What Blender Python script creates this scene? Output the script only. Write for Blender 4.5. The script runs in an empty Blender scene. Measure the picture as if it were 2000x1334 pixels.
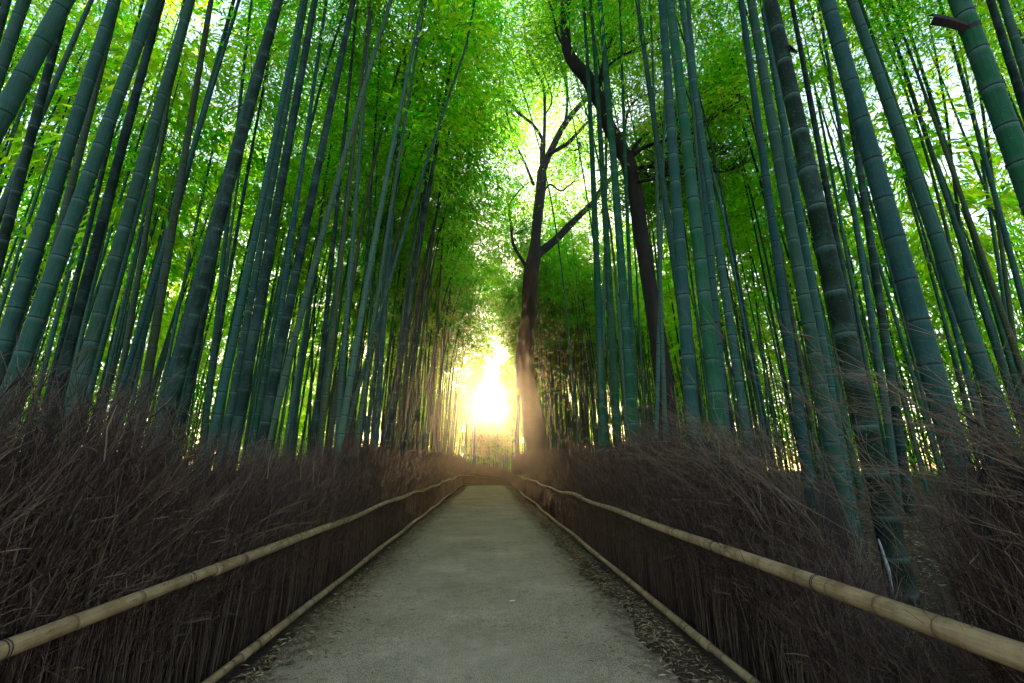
import bpy, math, random
import numpy as np
from mathutils import Vector, Matrix

R = math.radians
random.seed(7)
rng = np.random.default_rng(7)
scene = bpy.context.scene
C = scene.collection

# ------------------------------------------------------------------ camera
cam_data = bpy.data.cameras.new('camera')
cam_data.lens = 16.0
cam_data.sensor_width = 36.0
cam_data.clip_start = 0.05
cam_data.clip_end = 3000
cam = bpy.data.objects.new('camera', cam_data)
C.objects.link(cam)
cam.location = (0, 0, 1.5)
cam.rotation_euler = (R(90 + 15.168), 0, R(-2.983))
scene.camera = cam

# ------------------------------------------------------------------ sky and sun
SUN_EL, SUN_AZ = R(7.6), R(0.4)          # azimuth from +Y towards +X: the sun stands over the end of the path
SUN_DIR = Vector((math.sin(SUN_AZ) * math.cos(SUN_EL), math.cos(SUN_AZ) * math.cos(SUN_EL), math.sin(SUN_EL)))
world = bpy.data.worlds.new('World')
scene.world = world
world.use_nodes = True
wn, wl = world.node_tree.nodes, world.node_tree.links
wn.clear()
w_out = wn.new('ShaderNodeOutputWorld')
w_bg = wn.new('ShaderNodeBackground')
sky = wn.new('ShaderNodeTexSky')
sky.sky_type = 'NISHITA'
sky.sun_disc = False
sky.sun_elevation = SUN_EL
sky.sun_rotation = SUN_AZ
sky.air_density = 0.7
sky.dust_density = 1.6
sky.ozone_density = 0.3
w_bg.inputs['Strength'].default_value = 0.15
wl.new(sky.outputs[0], w_bg.inputs['Color'])
# the sun itself with the narrow aureole of the air round it (the lamp below gives its light)
geo = wn.new('ShaderNodeNewGeometry')
dot = wn.new('ShaderNodeVectorMath'); dot.operation = 'DOT_PRODUCT'
dot.inputs[1].default_value = (-SUN_DIR.x, -SUN_DIR.y, -SUN_DIR.z)
wl.new(geo.outputs['Incoming'], dot.inputs[0])
ang = wn.new('ShaderNodeMath'); ang.operation = 'ARCCOSINE'
clampd = wn.new('ShaderNodeClamp')
wl.new(dot.outputs['Value'], clampd.inputs['Value'])
wl.new(clampd.outputs[0], ang.inputs[0])
sq = wn.new('ShaderNodeMath'); sq.operation = 'POWER'; sq.inputs[1].default_value = 2.0
wl.new(ang.outputs[0], sq.inputs[0])
plus = wn.new('ShaderNodeMath'); plus.operation = 'ADD'; plus.inputs[1].default_value = R(1.35) ** 2
wl.new(sq.outputs[0], plus.inputs[0])
ratio = wn.new('ShaderNodeMath'); ratio.operation = 'DIVIDE'; ratio.inputs[0].default_value = R(1.35) ** 2
wl.new(plus.outputs[0], ratio.inputs[1])
fallo = wn.new('ShaderNodeMath'); fallo.operation = 'POWER'; fallo.inputs[1].default_value = 1.5
wl.new(ratio.outputs[0], fallo.inputs[0])
inv = wn.new('ShaderNodeMath'); inv.operation = 'MULTIPLY'; inv.inputs[1].default_value = 16.0
wl.new(fallo.outputs[0], inv.inputs[0])
aur = wn.new('ShaderNodeBackground')
aur.inputs['Color'].default_value = (1.0, 0.86, 0.6, 1)
wl.new(inv.outputs[0], aur.inputs['Strength'])
addw = wn.new('ShaderNodeAddShader')
wl.new(w_bg.outputs[0], addw.inputs[0]); wl.new(aur.outputs[0], addw.inputs[1])
wl.new(addw.outputs[0], w_out.inputs['Surface'])

sun_data = bpy.data.lights.new('sun', 'SUN')
sun_data.energy = 2.5
sun_data.angle = R(0.6)
sun_data.color = (1.0, 0.84, 0.6)
sun = bpy.data.objects.new('sun', sun_data)
C.objects.link(sun)
sun.rotation_euler = (-SUN_DIR).to_track_quat('-Z', 'Y').to_euler()
sun.location = SUN_DIR * 100

scene.view_settings.view_transform = 'Standard'
scene.view_settings.look = 'None'
scene.view_settings.gamma = 1.0
scene.view_settings.use_curve_mapping = False
scene.view_settings.exposure = 2.9
scene.cycles.use_denoising = True
scene.cycles.max_bounces = 8
scene.cycles.diffuse_bounces = 4
scene.cycles.use_adaptive_sampling = True
scene.cycles.adaptive_threshold = 0.03
scene.cycles.transmission_bounces = 5
scene.cycles.volume_bounces = 0
scene.cycles.caustics_reflective = False
scene.cycles.caustics_refractive = False
scene.cycles.sample_clamp_indirect = 6.0

# measured layout (metres): tint, x at z=0, lean, curve, y, diameter
CULMS = [
    ('d', -7.316, -0.0663, 0, 6.11, 0.14),
    ('b', -5.945, -0.0178, 0, 4.85, 0.15),
    ('b', -5.395, 0.1472, 0, 3.9, 0.17),
    ('d', -5.864, -0.0501, 0, 5.48, 0.12),
    ('b', -5.337, 0.0151, 0, 5.1, 0.16),
    ('b', -5.21, 0.0654, 0.00075, 5.06, 0.16),
    ('d', -4.91, -0.0043, 0.00067, 5.43, 0.12),
    ('b', -4.415, 0.0276, 0.00071, 5.03, 0.14),
    ('o', -4.208, -0.0442, 0.00024, 5.92, 0.11),
    ('d', -3.434, 0.062, 0.00067, 4.93, 0.13),
    ('b', -4.278, 0.0617, 0.00138, 6.01, 0.09),
    ('b', -5.381, 0.0637, 0.00068, 6.71, 0.08),
    ('d', -2.687, 0.0206, 0.00046, 5.03, 0.12),
    ('b', -3.36, 0.0428, -0.00068, 5.74, 0.1),
    ('b', -3.487, 0.0234, -1e-05, 6.29, 0.1),
    ('d', -2.758, 0.0599, 0.00062, 5.61, 0.12),
    ('p', -3.066, 0.1016, 0.00345, 6.26, 0.1),
    ('b', -3.369, 0.0009, 0.0003, 7.15, 0.09),
    ('p', -2.345, -0.0198, -3e-05, 7.5, 0.097),
    ('o', -2.454, 0.0031, 9e-05, 6.98, 0.08),
    ('d', -2.668, -0.0138, 0.00014, 7.37, 0.09),
    ('o', -5.538, -0.0445, -0.00094, 7.23, 0.09),
    ('b', -4.592, -0.0702, 0.00034, 8.02, 0.09),
    ('d', -5.052, -0.024, 0.00204, 8.58, 0.08),
    ('d', -7.469, -0.0126, -0.00104, 8.14, 0.1),
    ('o', -6.275, -0.0305, 0, 6.47, 0.12),
    ('b', -6.506, 0.0196, 0, 7.68, 0.1),
    ('b', -5.543, 0.0411, 0.00038, 7.12, 0.11),
    ('p', -2.389, 0.0541, 0.00311, 7.32, 0.117),
    ('p', -2.361, 0.0451, 0.0017, 8.23, 0.097),
    ('b', -2.341, -0.0063, 0.00048, 9.88, 0.127),
    ('d', -2.383, 0.085, 0.00103, 10.4, 0.157),
    ('d', -2.373, 0.0507, 0.00183, 10.96, 0.118),
    ('b', -2.795, 0.1627, 0.00429, 8.15, 0.08),
    ('o', -2.344, 0.0623, -0.00256, 17.12, 0.126),
    ('d', -2.367, 0.081, 0.00041, 12.26, 0.092),
    ('d', -2.664, -0.008, -0.00078, 9.39, 0.07),
    ('o', -2.321, -0.0349, 0.00657, 21.76, 0.156),
    ('b', 2.327, 0.0339, -0.00027, 5.28, 0.17),
    ('g', 2.28, 0.0037, -0.00011, 4.46, 0.15),
    ('p', 3.815, 0.0198, 0, 7.33, 0.09),
    ('p', 2.818, 0.0286, 0.00042, 5.44, 0.1),
    ('b', 3.025, -0.0181, -8e-05, 5.22, 0.11),
    ('g', 2.343, 0.0212, -0.0008, 9.49, 0.19),
    ('g', 2.319, 0.0116, -0.0009, 8.28, 0.163),
    ('g', 2.275, 0.0087, -0.00134, 7.2, 0.171),
    ('g', 2.471, 0.018, 0.00107, 7.69, 0.09),
    ('p', 3.06, 0.0546, 0, 8.14, 0.09),
    ('p', 3.044, 0.1112, 0, 8.87, 0.09),
    ('b', 3.692, 0.0257, -0.00012, 5.34, 0.12),
    ('b', 3.778, -0.0251, 0.00237, 4.89, 0.15),
    ('x', 3.032, -0.024, -0, 3.51, 0.17),
    ('b', 4.16, 0.0069, 0.00043, 5.33, 0.12),
    ('d', 5.039, 0.0205, -0.00027, 5.87, 0.11),
    ('b', 6.645, 0.0704, -0.0014, 7.51, 0.1),
    ('b', 3.884, -0.0385, -5e-05, 3.64, 0.18),
    ('b', 5.57, -0.0771, -0.00054, 4.59, 0.15),
    ('g', 8.735, -0.0777, 0.00031, 7.16, 0.1),
    ('d', 5.67, 0.0828, -0.00102, 6.28, 0.12),
    ('g', 9.969, 0.0201, -0.00213, 8.04, 0.1),
    ('d', 10.539, 0.1071, 0.00281, 9.41, 0.09),
    ('b', 10.062, 0.0672, -0.00181, 7.79, 0.11),
    ('p', 11.459, 0.1506, -0.00069, 9.58, 0.1),
    ('g', 4.798, -0.0276, 0, 3.25, 0.18),
    ('d', 7.845, 0.0321, 0, 5.32, 0.14),
    ('b', 7.651, 0.0412, 0, 5.1, 0.15),
    ('b', 2.922, -0.0372, 0, 6.15, 0.11),
    ('b', 9.96, -0.0443, 0, 8.03, 0.12),
    ('o', 10.936, 0.1661, 0, 9.14, 0.1),
]
# limbs: (kind, [(x, y, z, radius)])
TREE_A = [
    ('t', [(2.59,24.00,0.21,0.670), (2.57,24.00,2.08,0.606), (2.33,24.00,4.31,0.540), (1.94,24.00,6.31,0.496), (2.01,24.00,8.23,0.464), (2.22,24.00,9.57,0.442), (2.24,24.00,10.94,0.434), (2.37,24.00,12.35,0.426), (2.56,24.00,13.25,0.385), (2.63,24.00,14.13,0.299), (2.73,24.00,15.30,0.302), (2.91,24.00,16.85,0.307), (3.02,24.00,17.98,0.310), (3.07,24.00,18.80,0.282)]),
    ('l', [(3.07,24.00,18.80,0.141), (3.12,24.20,20.61,0.112), (3.16,24.40,21.53,0.106), (2.61,24.60,22.73,0.099), (1.73,24.81,23.74,0.101), (1.24,25.01,24.67,0.094), (0.62,25.21,25.37,0.086), (-0.69,25.41,25.58,0.069), (-1.73,25.61,25.84,0.061), (-2.53,25.81,26.34,0.053), (-3.97,26.02,26.20,0.026)]),
    ('l', [(3.14,24.00,19.17,0.141), (3.19,23.77,20.20,0.110), (3.27,23.54,22.52,0.096), (3.21,23.31,24.48,0.089), (2.72,23.08,25.41,0.081), (2.23,22.85,26.66,0.081), (1.99,22.62,27.77,0.073), (1.86,22.39,30.29,0.066), (1.55,22.16,32.57,0.033)]),
    ('l', [(3.10,24.00,18.91,0.251), (3.50,24.26,20.04,0.224), (4.16,24.52,21.67,0.197), (4.74,24.78,22.97,0.201), (5.62,25.04,24.45,0.171), (6.49,25.30,25.65,0.157), (7.58,25.56,27.07,0.125), (8.69,25.81,29.41,0.092), (9.53,26.07,32.56,0.057)]),
    ('l', [(3.53,24.00,19.99,0.142), (3.78,23.71,20.03,0.126), (4.57,23.42,20.39,0.125), (5.13,23.14,20.88,0.093), (5.62,22.85,21.35,0.077), (6.26,22.56,21.79,0.046)]),
    ('l', [(5.36,24.00,20.96,0.080), (5.56,24.17,21.03,0.065), (5.42,24.35,20.74,0.049), (4.80,24.52,20.81,0.033)]),
    ('l', [(2.58,24.00,17.82,0.093), (2.02,23.80,19.23,0.078), (1.42,23.60,20.54,0.070), (0.93,23.40,22.29,0.063), (0.70,23.19,23.81,0.056), (0.69,22.99,25.09,0.048), (0.90,22.79,26.36,0.040), (1.18,22.59,27.98,0.024)]),
    ('l', [(2.61,24.00,13.16,0.281), (3.13,24.23,13.71,0.255), (3.88,24.46,14.48,0.229), (4.75,24.69,15.52,0.218), (5.66,24.92,16.59,0.191), (6.50,25.15,17.59,0.178), (7.35,25.38,19.00,0.165), (8.64,25.61,20.24,0.135), (9.97,25.84,21.37,0.086)]),
    ('l', [(2.19,24.00,12.25,0.117), (1.76,23.74,12.85,0.102), (1.31,23.48,13.57,0.087), (1.15,23.22,14.65,0.073), (1.05,22.96,15.80,0.058), (1.68,22.70,16.65,0.044), (2.19,22.44,16.99,0.022)]),
    ('l', [(3.17,24.00,17.38,0.062), (3.63,24.29,18.12,0.063), (4.30,24.58,17.87,0.048), (4.91,24.86,18.49,0.032), (5.59,25.15,19.34,0.020)]),
    ('l', [(1.19,24.00,15.09,0.060), (1.48,23.83,14.50,0.045), (1.74,23.65,14.42,0.030)]),
    ('l', [(4.59,24.00,22.30,0.097), (4.84,24.20,23.98,0.083), (4.85,24.40,26.42,0.085), (4.42,24.60,28.32,0.070), (3.96,24.81,30.06,0.053), (3.48,25.01,31.87,0.036)]),
    ('l', [(3.33,24.00,22.94,0.049), (3.79,23.77,24.12,0.049), (3.05,23.54,26.68,0.041), (3.28,23.31,28.10,0.033), (4.04,23.08,28.94,0.020)]),
]
TREE_B = [
    ('t', [(4.07,10.20,0.94,0.245), (4.05,10.20,1.65,0.227), (4.04,10.20,2.26,0.219), (4.05,10.20,3.04,0.211), (4.03,10.20,3.85,0.204), (3.97,10.20,4.70,0.189), (3.91,10.20,5.57,0.181), (3.84,10.20,6.49,0.178), (3.79,10.20,7.23,0.181), (3.76,10.20,8.06,0.185), (3.68,10.20,8.62,0.194), (3.61,10.20,9.20,0.196), (3.38,10.20,9.78,0.185), (3.11,10.20,10.44,0.173), (2.99,10.20,11.00,0.175), (2.80,10.20,11.44,0.184), (2.61,10.20,11.95,0.193), (2.29,10.20,12.39,0.173), (2.10,10.20,12.85,0.145), (2.07,10.20,13.27,0.139), (2.06,10.20,13.98,0.148), (2.12,10.20,14.70,0.151), (2.26,10.20,15.92,0.139), (2.27,10.20,18.05,0.096), (2.14,10.20,20.85,0.051)]),
    ('l', [(3.65,10.20,9.21,0.081), (3.80,10.33,9.66,0.062), (4.08,10.45,10.15,0.056), (4.54,10.58,10.64,0.050), (4.93,10.70,10.96,0.051), (5.68,10.83,11.55,0.045), (6.19,10.96,12.14,0.042), (7.18,11.08,13.28,0.040), (7.97,11.21,14.36,0.029), (8.68,11.33,15.28,0.017)]),
    ('l', [(3.68,10.20,9.25,0.061), (3.75,10.06,9.38,0.054), (4.06,9.91,9.52,0.047), (4.45,9.77,9.58,0.040), (5.03,9.62,9.64,0.033), (5.76,9.48,10.17,0.026), (6.49,9.34,10.63,0.016)]),
    ('l', [(3.65,10.20,8.89,0.060), (3.90,10.36,9.15,0.055), (4.30,10.52,9.34,0.049), (4.75,10.69,9.41,0.043), (5.37,10.85,9.62,0.040), (6.46,11.01,9.63,0.037), (7.03,11.17,9.85,0.030), (7.55,11.33,10.16,0.015)]),
    ('l', [(3.71,10.20,8.53,0.053), (3.76,10.02,8.50,0.046), (4.04,9.84,8.47,0.039), (4.37,9.66,8.46,0.032), (4.78,9.48,8.40,0.025), (5.16,9.30,7.97,0.015)]),
    ('l', [(2.82,10.20,11.35,0.064), (3.08,10.31,12.26,0.058), (3.32,10.42,13.23,0.052), (3.80,10.52,14.11,0.046), (4.37,10.63,15.02,0.039), (4.84,10.74,16.42,0.024)]),
    ('l', [(2.96,10.20,11.62,0.043), (3.24,10.07,12.26,0.036), (3.82,9.95,12.62,0.032), (4.56,9.82,12.95,0.029), (5.06,9.70,13.14,0.014)]),
    ('l', [(5.73,10.20,11.15,0.032), (6.35,10.34,11.47,0.029), (6.94,10.49,11.96,0.030), (7.49,10.63,12.64,0.019), (7.92,10.78,13.39,0.012)]),
    ('l', [(5.76,10.20,11.41,0.025), (6.15,10.04,11.66,0.021), (6.59,9.88,11.83,0.018), (6.97,9.71,12.07,0.011)]),
    ('l', [(3.38,10.20,9.78,0.041), (3.65,10.38,10.45,0.035), (3.87,10.56,11.22,0.029), (4.30,10.74,11.85,0.022), (5.01,10.92,12.24,0.011)]),
    ('l', [(4.16,10.20,9.10,0.027), (4.59,10.09,9.45,0.020), (5.16,9.98,9.39,0.017), (5.67,9.88,9.48,0.013), (6.07,9.77,9.26,0.008)]),
    ('l', [(2.07,10.20,12.90,0.044), (1.87,10.33,13.50,0.037), (1.79,10.45,14.31,0.030), (1.65,10.58,15.36,0.020)]),
]
HAZE, HAZE_G = 0.0005, 0.92
STAKE = (2.51, 3.35, 0.79)
PALE_TWIG = [(2.79, 3.36, 0.99), (2.80, 3.36, 0.94), (2.81, 3.36, 0.86), (2.82, 3.36, 0.79), (2.82, 3.36, 0.72), (2.82, 3.36, 0.64)]
SHEATH_Z = 5.61
SCRAP = (0.30, 5.72)

# ------------------------------------------------------------------ helpers
def link(o, parent=None):
    C.objects.link(o)
    if parent is not None:
        o.parent = parent
    return o

def mesh_obj(name, me, parent=None):
    return link(bpy.data.objects.new(name, me), parent)

def empty(name, loc=(0, 0, 0)):
    o = bpy.data.objects.new(name, None)
    o.empty_display_size = 0.2
    o.location = loc
    return link(o)

def tag(o, label=None, cat=None, group=None, kind=None):
    if label: o['label'] = label
    if cat: o['category'] = cat
    if group: o['group'] = group
    if kind: o['kind'] = kind
    return o

class MB:
    """collects geometry for one mesh"""
    def __init__(s):
        s.v = []; s.f = []; s.m = []; s.uv = []; s.smooth = True
    def tube(s, pts, rad, n=8, mat=0, cap=True, vcoord=None, jitter=0.0):
        base = len(s.v)
        k = len(pts)
        pts = [Vector(p) for p in pts]
        up = Vector((0.13, 0.21, 0.97)).normalized()
        prev = None
        for i in range(k):
            a = pts[max(0, i - 1)]; b = pts[min(k - 1, i + 1)]
            t = (b - a)
            t = t.normalized() if t.length > 1e-9 else Vector((0, 0, 1))
            if prev is None:
                x = t.orthogonal().normalized() if abs(t.dot(Vector((0, 1, 0)))) > 0.95 else Vector((0, 1, 0)).cross(t).normalized()
            else:
                x = (prev - t * prev.dot(t)).normalized()
            prev = x
            y = t.cross(x)
            for j in range(n):
                a2 = 2 * math.pi * j / n
                r = rad[i] * (1 + (random.uniform(-jitter, jitter) if jitter else 0))
                s.v.append(pts[i] + (x * math.cos(a2) + y * math.sin(a2)) * r)
        for i in range(k - 1):
            v0 = vcoord[i] if vcoord else i; v1 = vcoord[i + 1] if vcoord else i + 1
            for j in range(n):
                j2 = (j + 1) % n
                s.f.append((base + i * n + j, base + i * n + j2, base + (i + 1) * n + j2, base + (i + 1) * n + j))
                s.m.append(mat)
                s.uv += [(j / n, v0), ((j + 1) / n, v0), ((j + 1) / n, v1), (j / n, v1)]
        if cap and n > 3:
            s.f.append(tuple(base + j for j in reversed(range(n)))); s.m.append(mat); s.uv += [(0.5, vcoord[0] if vcoord else 0)] * n
            e = base + (k - 1) * n
            s.f.append(tuple(e + j for j in range(n))); s.m.append(mat); s.uv += [(0.5, vcoord[-1] if vcoord else k)] * n
    def box(s, lo, hi, mat=0):
        b = len(s.v)
        for z in (lo[2], hi[2]):
            s.v += [Vector((lo[0], lo[1], z)), Vector((hi[0], lo[1], z)), Vector((hi[0], hi[1], z)), Vector((lo[0], hi[1], z))]
        for f in ((0, 3, 2, 1), (4, 5, 6, 7), (0, 1, 5, 4), (1, 2, 6, 5), (2, 3, 7, 6), (3, 0, 4, 7)):
            s.f.append(tuple(b + i for i in f)); s.m.append(mat); s.uv += [(0, 0)] * 4
    def mesh(s, name, mats, smooth=True):
        me = bpy.data.meshes.new(name)
        me.from_pydata([tuple(v) for v in s.v], [], s.f)
        for m in mats: me.materials.append(m)
        if len(mats) > 1:
            me.polygons.foreach_set('material_index', s.m)
        if s.uv:
            l = me.uv_layers.new(name='uv')
            l.data.foreach_set('uv', np.array(s.uv, dtype=np.float32).ravel())
        me.polygons.foreach_set('use_smooth', [smooth] * len(me.polygons))
        me.update()
        return me

def leaf_arrays(P, D, S, L, W, droop=0.15):
    """one narrow folded leaf (4 verts, 1 quad) for each row"""
    n = len(P)
    D = D / np.linalg.norm(D, axis=1, keepdims=True)
    S = S - D * np.sum(S * D, axis=1, keepdims=True)
    S = S / (np.linalg.norm(S, axis=1, keepdims=True) + 1e-9)
    N = np.cross(D, S)
    L = L[:, None]; W = W[:, None]
    V = np.empty((n, 4, 3))
    V[:, 0] = P
    V[:, 1] = P + D * L * 0.42 + S * W * 0.5 + N * W * 0.18
    V[:, 2] = P + D * L
    V[:, 2, 2] -= (L * droop)[:, 0]
    V[:, 3] = P + D * L * 0.42 - S * W * 0.5 + N * W * 0.18
    return V.reshape(-1, 3)

def quads_mesh(name, V, mats, extra=None, extra_mat=1):
    """mesh from rows of 4 verts plus an optional MB of twigs"""
    n = len(V) // 4
    ev = np.array([tuple(v) for v in extra.v]) if extra and extra.v else np.zeros((0, 3))
    allv = np.vstack([V, ev]) if len(ev) else V
    me = bpy.data.meshes.new(name)
    loops = np.arange(n * 4, dtype=np.int32)
    starts = np.arange(0, n * 4, 4, dtype=np.int32)
    totals = np.full(n, 4, dtype=np.int32)
    mi = np.zeros(n, dtype=np.int32)
    if len(ev):
        el = []; es = []; et = []
        k = n * 4
        for f in extra.f:
            es.append(k); et.append(len(f)); el += [i + len(V) for i in f]; k += len(f)
        loops = np.concatenate([loops, np.array(el, dtype=np.int32)])
        starts = np.concatenate([starts, np.array(es, dtype=np.int32)])
        totals = np.concatenate([totals, np.array(et, dtype=np.int32)])
        mi = np.concatenate([mi, np.full(len(es), extra_mat, dtype=np.int32)])
    me.vertices.add(len(allv)); me.vertices.foreach_set('co', allv.astype(np.float32).ravel())
    me.loops.add(len(loops)); me.loops.foreach_set('vertex_index', loops)
    me.polygons.add(len(starts))
    me.polygons.foreach_set('loop_start', starts)
    for m in mats: me.materials.append(m)
    me.polygons.foreach_set('material_index', mi)
    me.update(calc_edges=True)
    me.validate()
    return me

# ------------------------------------------------------------------ materials
def new_mat(name):
    m = bpy.data.materials.new(name); m.use_nodes = True
    nt = m.node_tree; nt.nodes.clear()
    out = nt.nodes.new('ShaderNodeOutputMaterial')
    return m, nt.nodes, nt.links, out

def ramp(N, stops, interp='LINEAR'):
    r = N.new('ShaderNodeValToRGB'); r.color_ramp.interpolation = interp
    e = r.color_ramp.elements
    while len(e) > 1: e.remove(e[-1])
    e[0].position = stops[0][0]; e[0].color = stops[0][1]
    for p, c in stops[1:]:
        x = e.new(p); x.color = c
    return r

def rgb(r, g, b): return (r, g, b, 1)

def mix(N, L, fac, a, b, mode='MIX'):
    m = N.new('ShaderNodeMix'); m.data_type = 'RGBA'; m.blend_type = mode
    for s, v in ((0, fac), (6, a), (7, b)):
        if hasattr(v, 'links'): L.new(v, m.inputs[s])
        else: m.inputs[s].default_value = v
    return m.outputs[2]

def math_n(N, L, op, a, b=None, c=None):
    m = N.new('ShaderNodeMath'); m.operation = op
    for i, v in enumerate((a, b, c)):
        if v is None: continue
        if hasattr(v, 'links'): L.new(v, m.inputs[i])
        else: m.inputs[i].default_value = v
    return m.outputs[0]

def noise(N, L, vec, scale, detail=4, rough=0.6, dims='3D'):
    n = N.new('ShaderNodeTexNoise'); n.noise_dimensions = dims
    n.inputs['Scale'].default_value = scale; n.inputs['Detail'].default_value = detail; n.inputs['Roughness'].default_value = rough
    if vec is not None: L.new(vec, n.inputs['Vector'])
    return n.outputs['Fac']

def bump(N, L, height, strength, dist):
    b = N.new('ShaderNodeBump'); b.inputs['Strength'].default_value = strength; b.inputs['Distance'].default_value = dist
    L.new(height, b.inputs['Height'])
    return b.outputs['Normal']

def principled(N, L, out, color, rough=0.6, normal=None, spec=0.4):
    p = N.new('ShaderNodeBsdfPrincipled')
    if hasattr(color, 'links'): L.new(color, p.inputs['Base Color'])
    else: p.inputs['Base Color'].default_value = color
    if hasattr(rough, 'links'): L.new(rough, p.inputs['Roughness'])
    else: p.inputs['Roughness'].default_value = rough
    p.inputs['Specular IOR Level'].default_value = spec
    if normal is not None: L.new(normal, p.inputs['Normal'])
    L.new(p.outputs[0], out.inputs['Surface'])
    return p

def mapping(N, L, src, scale):
    m = N.new('ShaderNodeMapping'); m.inputs['Scale'].default_value = scale
    L.new(src, m.inputs['Vector'])
    return m.outputs[0]

def culm_material():
    m, N, L, out = new_mat('bamboo_culm')
    tc = N.new('ShaderNodeTexCoord'); oi = N.new('ShaderNodeObjectInfo')
    uv = N.new('ShaderNodeSeparateXYZ'); L.new(tc.outputs['UV'], uv.inputs[0])
    fr = math_n(N, L, 'FRACT', uv.outputs['Y'])
    # waxy bloom either side of the node: pale below the ring and just above it
    band = ramp(N, [(0.0, rgb(.6, .6, .6)), (0.07, rgb(.12, .12, .12)), (0.2, rgb(0, 0, 0)), (0.84, rgb(.0, .0, .0)), (0.93, rgb(.5, .5, .5)), (0.98, rgb(1, 1, 1))])
    L.new(fr, band.inputs[0])
    rnd = math_n(N, L, 'MULTIPLY', oi.outputs['Random'], 50.0)
    off = N.new('ShaderNodeVectorMath'); off.operation = 'ADD'
    L.new(tc.outputs['Object'], off.inputs[0]); L.new(rnd, off.inputs[1])
    stretched = mapping(N, L, off.outputs[0], (28, 28, 1.2))
    streak = noise(N, L, stretched, 2.5, 5, 0.65)
    blot = noise(N, L, off.outputs[0], 3.0, 5, 0.65)
    lich = noise(N, L, off.outputs[0], 45.0, 4, 0.6)
    base = oi.outputs['Color']
    dark = mix(N, L, 1.0, base, rgb(.5, .5, .5), 'MULTIPLY')
    sr = ramp(N, [(0.3, rgb(0, 0, 0)), (0.7, rgb(1, 1, 1))]); L.new(streak, sr.inputs[0])
    col = mix(N, L, sr.outputs[0], dark, base)
    br = ramp(N, [(0.46, rgb(0, 0, 0)), (0.68, rgb(.6, .6, .6))]); L.new(blot, br.inputs[0])
    col = mix(N, L, br.outputs[0], col, rgb(.030, .062, .048))
    bl = math_n(N, L, 'MULTIPLY', math_n(N, L, 'MULTIPLY', band.outputs[0], math_n(N, L, 'MULTIPLY_ADD', oi.outputs['Random'], .8, .2)), math_n(N, L, 'MULTIPLY_ADD', streak, 0.9, 0.1))
    col = mix(N, L, bl, col, rgb(.085, .155, .120))
    lr = ramp(N, [(0.60, rgb(0, 0, 0)), (0.70, rgb(.55, .55, .55))]); L.new(lich, lr.inputs[0])
    col = mix(N, L, lr.outputs[0], col, rgb(.045, .100, .080))
    # the dark scar line at each node
    nl = ramp(N, [(0.0, rgb(1, 1, 1)), (0.022, rgb(.9, .9, .9)), (0.04, rgb(0, 0, 0)), (0.985, rgb(0, 0, 0)), (1.0, rgb(.8, .8, .8))])
    L.new(fr, nl.inputs[0])
    col = mix(N, L, math_n(N, L, 'MULTIPLY', nl.outputs[0], 0.85), col, rgb(.006, .009, .007))
    rr = math_n(N, L, 'MULTIPLY_ADD', streak, 0.3, 0.5)
    principled(N, L, out, col, rr, bump(N, L, streak, 0.2, 0.004), 0.1)
    return m

def leaf_material(name, cols, trans, sat=1.0):
    m, N, L, out = new_mat(name)
    g = N.new('ShaderNodeNewGeometry'); oi = N.new('ShaderNodeObjectInfo')
    k = math_n(N, L, 'FRACT', math_n(N, L, 'ADD', g.outputs['Random Per Island'], math_n(N, L, 'MULTIPLY', oi.outputs['Random'], 0.35)))
    cr = ramp(N, [(i / (len(cols) - 1), rgb(*c)) for i, c in enumerate(cols)]); L.new(k, cr.inputs[0])
    tr = ramp(N, [(i / (len(trans) - 1), rgb(*c)) for i, c in enumerate(trans)]); L.new(k, tr.inputs[0])
    tc = N.new('ShaderNodeTexCoord')
    sh = N.new('ShaderNodeVectorMath'); sh.operation = 'ADD'
    L.new(tc.outputs['Object'], sh.inputs[0]); L.new(math_n(N, L, 'MULTIPLY', oi.outputs['Random'], 91.0), sh.inputs[1])
    age_sun_tone = math_n(N, L, 'MULTIPLY_ADD', math_n(N, L, 'SUBTRACT', noise(N, L, sh.outputs[0], .45, 2, .5), .5), 1.6, math_n(N, L, 'MULTIPLY_ADD', oi.outputs['Random'], .8, .1))  # random tone: yellow sunlit patches painted into the leaf colour, along with leaf ageing
    yel = ramp(N, [(.6, rgb(0, 0, 0)), (.85, rgb(.85, .85, .85))]); L.new(age_sun_tone, yel.inputs[0])
    dim = ramp(N, [(.1, rgb(.42, .52, .6)), (.4, rgb(.8, .88, .8)), (.62, rgb(1.12, 1.12, 1.0))]); L.new(age_sun_tone, dim.inputs[0])
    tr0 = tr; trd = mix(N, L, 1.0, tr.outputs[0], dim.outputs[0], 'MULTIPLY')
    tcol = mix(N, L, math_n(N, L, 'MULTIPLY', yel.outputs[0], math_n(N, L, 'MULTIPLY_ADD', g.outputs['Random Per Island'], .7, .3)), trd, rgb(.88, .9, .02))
    d = N.new('ShaderNodeBsdfPrincipled'); d.inputs['Roughness'].default_value = 0.5; d.inputs['Specular IOR Level'].default_value = 0.3
    L.new(cr.outputs[0], d.inputs['Base Color'])
    t = N.new('ShaderNodeBsdfTranslucent'); L.new(tcol, t.inputs['Color'])
    a = N.new('ShaderNodeMixShader'); a.inputs[0].default_value = 0.74
    L.new(d.outputs[0], a.inputs[1]); L.new(t.outputs[0], a.inputs[2])
    L.new(a.outputs[0], out.inputs['Surface'])
    return m

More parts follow.
